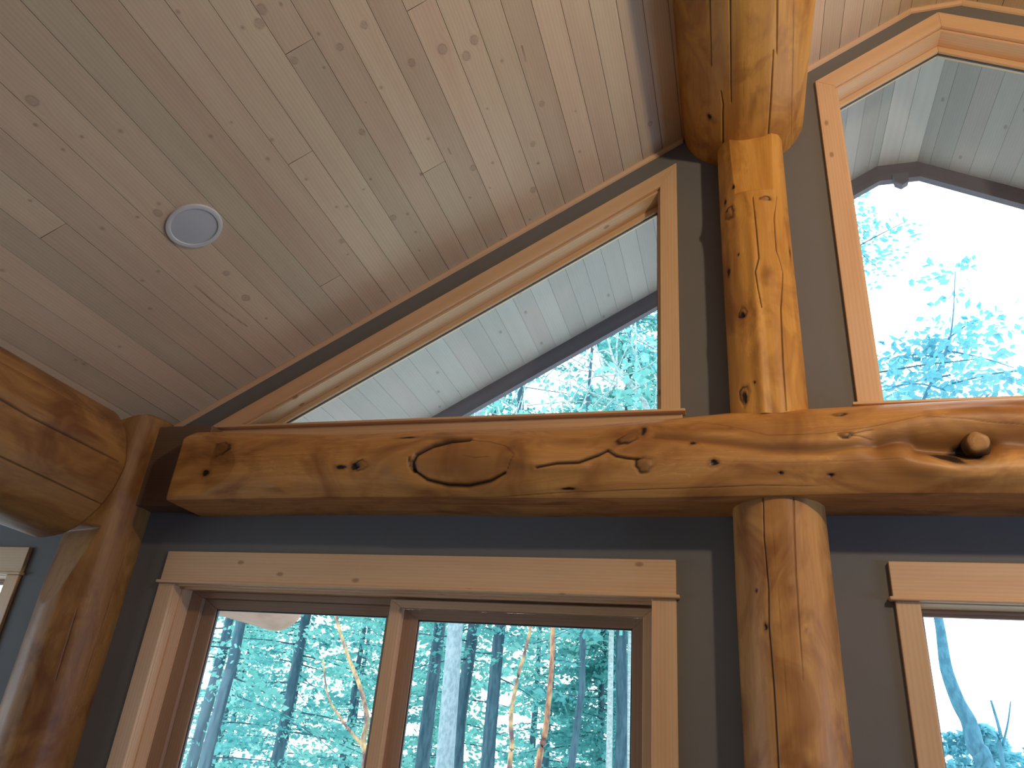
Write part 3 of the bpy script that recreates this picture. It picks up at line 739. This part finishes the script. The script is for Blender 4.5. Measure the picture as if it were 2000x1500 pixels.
def tube(pts, r0, r1, ns=8, V=None, F=None):
    V = [] if V is None else V; F = [] if F is None else F
    n = len(pts); b = len(V)
    for i, p in enumerate(pts):
        p = Vector(p); d = (Vector(pts[min(i + 1, n - 1)]) - Vector(pts[max(i - 1, 0)])).normalized()
        u = d.orthogonal().normalized() if abs(d.z) > .98 else d.cross(Vector((0, 0, 1))).normalized(); v = d.cross(u)
        r = r0 + (r1 - r0) * i / (n - 1)
        for k in range(ns):
            a = 2 * PI * k / ns; V.append(tuple(p + (u * math.cos(a) + v * math.sin(a)) * r))
    for i in range(n - 1):
        for k in range(ns):
            j = (k + 1) % ns; F.append([b + i * ns + k, b + i * ns + j, b + (i + 1) * ns + j, b + (i + 1) * ns + k])
    F.append([b + k for k in range(ns)][::-1]); F.append([b + (n - 1) * ns + k for k in range(ns)])
    return V, F
def smooth_pts(pts, n=4):
    P = [Vector(p) for p in pts]; out = []
    for i in range(len(P) - 1):
        p0, p1, p2, p3 = P[max(i - 1, 0)], P[i], P[i + 1], P[min(i + 2, len(P) - 1)]
        for k in range(n):
            t = k / n; out.append(.5 * ((2 * p1) + (p2 - p0) * t + (2 * p0 - 5 * p1 + 4 * p2 - p3) * t * t + (3 * p1 - p0 - 3 * p2 + p3) * t ** 3))
    out.append(P[-1]); return out
def meshVF(name, V, F, mat, parent, smooth=True, **k):
    me = rawmesh(name, V, F=F)
    if smooth: me.polygons.foreach_set('use_smooth', np.ones(len(me.polygons), bool))
    return add(name, me, mat, parent, **k)

def sprays(starts, dirs, lens, per, size, rs, droop=.25, spread=.5):
    """needle sprays: small pointed quads set along each branch"""
    starts = np.array(starts); dirs = np.array(dirs); lens = np.array(lens); n = len(starts)
    idx = np.repeat(np.arange(n), per); m = len(idx)
    u = rs.rand(m) ** .8
    base = starts[idx] + dirs[idx] * (lens[idx] * u)[:, None]
    base[:, 2] -= droop * (u * lens[idx]) ** 1.5 * .5
    side = np.cross(dirs[idx], [0, 0, 1.]); side /= np.linalg.norm(side, axis=1)[:, None] + 1e-9
    w = rs.uniform(-1, 1, m) * spread * lens[idx] * (1 - u * .75)
    base += side * w[:, None]; base[:, 2] += rs.normal(0, .035, m) * np.minimum(1.0, lens[idx]) - np.abs(w) * .22
    d = dirs[idx] * rs.uniform(.3, 1, m)[:, None] + side * np.sign(w)[:, None] * rs.uniform(.2, 1.0, m)[:, None]
    d[:, 2] += rs.normal(-.1, .35, m); d /= np.linalg.norm(d, axis=1)[:, None]
    nrm_ = rs.normal(0, 1, (m, 3)); nrm_[:, 2] += .8
    sd = np.cross(d, nrm_); sd /= np.linalg.norm(sd, axis=1)[:, None] + 1e-9
    L = (size * rs.uniform(.6, 1.3, m))[:, None]; Wd = L * .30
    V = np.stack([base, base + d * L * .5 + sd * Wd, base + d * L, base + d * L * .5 - sd * Wd], 1).reshape(-1, 3)
    F = np.arange(m * 4).reshape(-1, 4)
    return V, F

def conifer(x, y, h, tr, cb, cr, label, name='conifer', nb=60, per=60, size=.115, seed=0, bark=None, leaf=None, dens_top=1.0, group=None, lean=(0, 0), blen=(.5, 1), foliage=True, droop=.25, tw=True):
    rs = np.random.RandomState(seed); T = empty(name, (x, y, -1.0), label=label, cat='tree', group=group)
    top = Vector((x + lean[0], y + lean[1], h)); b0 = Vector((x, y, -1.0))
    pts = [b0.lerp(top, t) + Vector((rs.normal(0, .03), rs.normal(0, .03), 0)) for t in np.linspace(0, 1, 12)]
    V, F = tube(pts, tr, tr * .12, 10);     st = []; dr = []; ln = []
    for i in range(nb):
        t = (i + .5) / nb; z = cb + (h - cb) * t ** .95; a = rs.uniform(0, 2 * PI)
        L = cr * (1 - t) ** .8 * rs.uniform(*blen) + .15
        f = (z + 1) / (h + 1); p = b0.lerp(top, f)
        st.append((p.x, p.y, z)); d = np.array([math.cos(a), math.sin(a), rs.uniform(-.15, .2)]); dr.append(d / np.linalg.norm(d)); ln.append(L)
    per = int(per * 1.5)
    for s_, d_, l_ in zip(st, dr, ln):
        pp = [Vector(s_) + Vector(d_) * l_ * q - Vector((0, 0, droop * (q * l_) ** 1.5 * .5)) for q in (0, .35, .7, 1)]
        tube(pp, max(.008, tr * .12), .004, 4, V, F)
    meshVF('trunk', V, F, bark or M_barkD, T)
    if foliage:
        V, F4 = sprays(st, dr, ln, per, size, rs, droop)
        me = rawmesh('foliage', V, F4=F4); add('foliage', me, leaf or M_leafA, T)
    return T

Q = 'forest trees seen through the sliding window'
conifer(-8.77, 12, 13, .11, 1.0, 1.9, 'dark thin trunk with loose boughs, leftmost behind the left pane of the sliding window', seed=1, nb=50, per=60, group=Q)
conifer(-7.06, 10, 12, .10, 2.2, 1.7, 'dark leaning-looking trunk with bushy boughs, second from left in the left pane', seed=2, nb=60, per=60, leaf=M_leafB, group=Q)
conifer(-8.43, 14, 14, .13, 1.4, 2.4, 'bushy tree filling the middle of the left pane of the sliding window', seed=3, nb=80, per=90, leaf=M_leafB, group=Q)
conifer(-6.31, 16, 17, .17, 4.2, 2.2, 'hazy blue trunk leftmost in the right pane of the sliding window', seed=4, nb=50, per=60, group=Q)
conifer(-3.69, 10, 14, .14, 5.5, 1.6, 'thick pale grey trunk, the broadest in the right pane of the sliding window', seed=5, nb=26, per=50, bark=M_barkG, group=Q)
conifer(-4.87, 14, 16, .14, 3.0, 2.0, 'dark trunk close behind the thick pale trunk in the right pane', seed=6, nb=50, per=60, group=Q)
conifer(-4.01, 13, 15, .13, 2.6, 1.6, 'dark straight trunk with bare side branches, centre left of the right pane', seed=7, nb=40, per=36, group=Q)
conifer(-2.21, 11, 12, .06, 2.2, .8, 'slim dark trunk right of the reddish trunks in the right pane', seed=8, nb=26, per=30, group=Q)
conifer(-2.57, 15, 6.2, .10, 0.0, 2.1, 'pointed dark young conifer widening downwards at the right of the right pane', seed=9, nb=110, per=110, group=Q)
conifer(-1.92, 12, 12, .055, 5.5, 1.2, 'slim pale birch trunk, left of the two at the right pane edge', name='birch', seed=10, nb=14, per=20, bark=M_barkP, leaf=M_leafC, group=Q)
conifer(-1.62, 12, 12, .05, 5.5, 1.2, 'slim pale birch trunk, right of the two at the right pane edge', name='birch', seed=12, nb=14, per=20, bark=M_barkP, leaf=M_leafC, group=Q)
# hero boughs for the gable windows
conifer(1.05, 9, 16, .12, 3.8, 2.9, 'conifer whose thin boughs reach in from the left of the peaked window', seed=13, nb=100, per=110, size=.08, leaf=M_leafC, blen=(.4, 1), bark=M_barkD)
conifer(6.1, 10.5, 13, .12, 5.0, 3.0, 'conifer with sparse boughs at the right edge of the peaked window', seed=17, nb=60, per=110, size=.08, leaf=M_leafC)
conifer(-1.9, 13, 11, .13, 3.5, 2.6, 'leafy green tree filling the lower right corner of the triangular window', seed=18, nb=90, per=90, leaf=M_leafB)
conifer(.2, 15, 12.5, .13, 3.5, 2.6, 'leafy green tree at the right edge of the triangular window, beyond the bare twigs', seed=19, nb=80, per=80, leaf=M_leafB)
conifer(3.5, 14, 2.4, .06, .4, 1.5, 'low leafy tree at the bottom of the right window, left of the forked trunk base', seed=20, nb=50, per=60, leaf=M_leafC)
conifer(2.8, 12, 2.5, .06, .4, 1.3, 'low bushy tree behind the forked trunk in the right window', seed=22, nb=50, per=60, leaf=M_leafC)

conifer(-5.3, 11.5, 17, .12, 4.0, 4.6, 'leafy green tree low in the triangular window, left of the bare twigs', seed=33, nb=110, per=110, leaf=M_leafB)
# crooked reddish trunks
def crooked(name, label, paths, mat, cat='tree', leaf=None, nl=0, seed=0, lmin=1.5):
    T = empty(name, (paths[0][0][-1][0], paths[0][0][-1][1], -1.0), label=label, cat=cat)
    for k, (pts, r0, r1) in enumerate(paths):
        V, F = tube(smooth_pts(pts, 5), r0, r1, 8); meshVF('trunk' if k == 0 else 'branch', V, F, mat, T)
    if leaf:
        rs = np.random.RandomState(seed); P = [p for pts, _, _ in paths for p in pts if p[2] > lmin]
        st = [P[rs.randint(len(P))] for _ in range(nl)]; dr = rs.normal(0, 1, (nl, 3)); dr[:, 2] *= .4; dr /= np.linalg.norm(dr, axis=1)[:, None]
        V, F4 = sprays(st, dr, rs.uniform(.2, .6, nl), 8, .10, rs); add('foliage', rawmesh('foliage', V, F4=F4), leaf, T)
    return T
crooked('madrone', 'crooked tan-barked trunk crossing the right side of the left pane', [([(-5.0, 8, 4.4), (-4.72, 8, 3.5), (-4.48, 8, 2.95), (-4.24, 8, 2.51), (-4.03, 8, 2.2), (-3.92, 8, 2.0), (-3.85, 8, 1.81), (-3.86, 8, 1.61), (-3.8, 8, 1.38), (-3.8, 8, .2), (-3.75, 8, -1)], .012, .042), ([(-3.86, 8, 1.58), (-4.13, 8, 1.79), (-4.36, 8, 2.03), (-4.5, 8, 2.4)], .018, .008)], M_barkY)
crooked('madrone', 'slim crooked tan and red trunk in the middle of the right pane', [([(-2.3, 9, 4.6), (-2.36, 9, 3.6), (-2.39, 9, 3.12), (-2.44, 9, 2.77), (-2.52, 9, 2.4), (-2.56, 9, 2.01), (-2.52, 9, 1.72), (-2.53, 9, 1.49), (-2.5, 9, .2), (-2.5, 9, -1)], .014, .036)], M_barkY)
crooked('madrone', 'reddish brown trunk right of centre in the right pane', [([(-2.16, 9, 4.8), (-2.16, 9, 3.8), (-2.14, 9, 3.1), (-2.12, 9, 2.64), (-2.14, 9, 2.04), (-2.16, 9, 1.83), (-2.21, 9, 1.52), (-2.3, 9, .3), (-2.35, 9, -1)], .020, .044)], M_barkR)
crooked('forked_tree', 'bare forked trunk rising through the right window against white sky', [([(2.5, 8, 6.9), (2.3, 8, 6.0), (1.9, 8, 5.2), (1.70, 8, 4.4), (1.72, 8, 3.8), (1.76, 8, 3.1), (1.76, 8, 2.85), (1.76, 8, 2.63), (1.81, 8, 2.37), (1.87, 8, 2.21), (1.89, 8, 2.01), (1.94, 8, 1.86), (2.05, 8, .8), (2.1, 8, -1)], .004, .095), ([(1.86, 8, 2.23), (1.93, 8, 2.09), (1.97, 8, 1.86), (2.0, 8, 1.5)], .012, .022)] + [([(2.25, 8, z), (2.25 + .45 * math.cos(a), 8 + .4 * math.sin(a * 3), z + .16 * math.sin(a)), (2.25 + .8 * math.cos(a), 8 + .6 * math.sin(a * 3), z + .3 * math.sin(a) - .1)], .012, .004) for a, z in ((.3, 5.9), (1.1, 6.0), (2.2, 5.8), (2.9, 5.6), (-.3, 5.5), (3.5, 5.4), (.0, 5.2))], M_barkF, leaf=M_leafC, nl=190, seed=9, lmin=5.1)
crooked('sapling', 'thin bare sapling right of the forked trunk in the right window', [([(2.33, 9, 2.5), (2.36, 9, 2.17), (2.33, 9, 1.9), (2.35, 9, -1)], .010, .03), ([(2.36, 9, 2.1), (2.44, 9, 2.3), (2.5, 9, 2.5)], .012, .005)], M_barkF)
tw = [([(-1.28, 7, 5.9), (-1.13, 7, 5.35), (-.94, 7, 5.1), (-.81, 7, 4.86), (-.7, 7, 4.2), (-.8, 7, 2), (-.9, 7, -1)], .006, .06), ([(-1.05, 7, 5.95), (-.86, 7, 5.67), (-.66, 7, 5.51), (-.4, 7, 5.2), (-.75, 7, 4.4)], .008, .012), ([(-1.69, 7, 5.6), (-1.62, 7, 5.2), (-1.6, 7, 4.9), (-1.2, 7, 4.1), (-.78, 7, 3.2)], .006, .02),
      ([(-1.16, 7, 5.6), (-1.55, 7, 5.5), (-1.98, 7, 5.15), (-2.2, 7, 4.8)], .005, .003), ([(-1.62, 7, 4.96), (-1.42, 7, 5.25), (-.99, 7, 5.28), (-.68, 7, 5.44)], .009, .005), ([(-.81, 7, 4.8), (-.68, 7, 4.97), (-.4, 7, 5.2)], .008, .005)]
rs_ = np.random.RandomState(5)
for i in range(46):
    x0 = rs_.uniform(-2.3, -.5); z0 = rs_.uniform(4.5, 5.4); a = rs_.uniform(.2, 2.9); L = rs_.uniform(.3, .9)
    tw.append(([(x0, 7 + rs_.uniform(-.3, .3), z0), (x0 + math.cos(a) * L * .5, 7, z0 + math.sin(a) * L * .5 + .04), (x0 + math.cos(a) * L, 7 + rs_.uniform(-.3, .3), z0 + math.sin(a) * L)], .009, .003))
crooked('bare_tree', 'pale bare-twigged tree in the lower right corner of the triangular window', tw, M_barkP, leaf=M_leafB, nl=60, seed=4)

# dense forest further back
rf = random.Random(99); G2 = 'hazy forest trees far behind the sliding window'
far = [(-24, 27), (-20.5, 30), (-17.5, 25), (-15.5, 31), (-13.2, 26), (-11.3, 29), (-9.4, 24), (-7.6, 30), (-5.9, 25), (-4.3, 28), (-2.6, 24), (-1.0, 29), (-27, 33), (-12, 20), (-7, 20)]
for i, (x, y) in enumerate(far):
    conifer(x, y, rf.uniform(9, 14), .15, .2, rf.uniform(2.2, 3.0), 'hazy bluish green conifer far back beyond the sliding window', seed=100 + i, nb=80, per=60, size=.18, group=G2, leaf=M_leafA if i % 2 else M_leafB)
for i, (x, y) in enumerate([(6.5, 26), (9, 30), (11.5, 27)]):
    conifer(x, y, 3.0 + i * .4, .12, .2, 2.4, 'distant pale tree low behind the right window', seed=130 + i, nb=70, per=50, size=.26, group='distant trees low behind the right window', leaf=M_leafC)

# ------------------------------------------------------------------ light
def lamp(name, typ, loc, power, color, size=.1, rot=None, size_y=None):
    l = bpy.data.lights.new(name, typ); l.energy = power; l.color = color
    if typ == 'AREA':
        l.size = size
        if size_y: l.shape = 'RECTANGLE'; l.size_y = size_y
    else: l.shadow_soft_size = size
    o = bpy.data.objects.new(name, l); o.location = loc
    if rot: o.rotation_euler = rot
    COL.objects.link(o); return o
lamp('pendant_light', 'POINT', (1.65, .55, 3.74), 122, (1.0, .76, .50), .07)
lamp('wing_window_light', 'AREA', (-6.1, 1.2, 1.6), 16, (.42, .66, 1.0), 2.0, (0, -PI / 2, 0), 1.4)
lamp('back_fill_light', 'AREA', (2.2, -4.8, 1.7), 16, (.55, .74, 1.0), 3.0, (PI / 2, 0, 0), 1.8)  # added cool fill; the back wall has no window
lamp('right_fill_light', 'AREA', (5.6, .8, 1.3), 85, (.42, .62, 1.0), 1.6, (0, PI / 2, 0), 1.6)  # cool fill added inside the room, no opening in the right wall
w = bpy.data.worlds.new('sky'); sc.world = w; w.use_nodes = True
bg = w.node_tree.nodes['Background']; bg.inputs[0].default_value = (.86, .95, 1.0, 1); bg.inputs[1].default_value = 3.3

# ------------------------------------------------------------------ camera
F_PX = 1472.2; yaw, pit, rol = 3.13547964e-01, 4.58231548e-01, -9.35178447e-02
Ry = Matrix.Rotation(yaw, 3, 'Z'); Rp = Matrix.Rotation(pit, 3, 'X')
cr_, sr_ = math.cos(rol), math.sin(rol)
Rr = Matrix(((cr_, 0, sr_), (0, 1, 0), (-sr_, 0, cr_)))
Rm = Ry @ Rp @ Rr
cam = bpy.data.cameras.new('camera'); co = bpy.data.objects.new('camera', cam); COL.objects.link(co)
right, fwd, up = Rm.col[0], Rm.col[1], Rm.col[2]
Mx = Matrix((( right.x, up.x, -fwd.x, 0), (right.y, up.y, -fwd.y, 0), (right.z, up.z, -fwd.z, 1.6), (0, 0, 0, 1)))
co.matrix_world = Mx
cam.sensor_width = 36; cam.lens = F_PX / 2000 * 36; cam.clip_start = .05; cam.clip_end = 300
sc.camera = co
sc.view_settings.view_transform = 'Standard'; sc.view_settings.look = 'None'; sc.view_settings.gamma = 1; sc.view_settings.exposure = 0.0
sc.view_settings.use_curve_mapping = False
sc.cycles.max_bounces = 8; sc.cycles.transparent_max_bounces = 12; sc.cycles.sample_clamp_indirect = 4
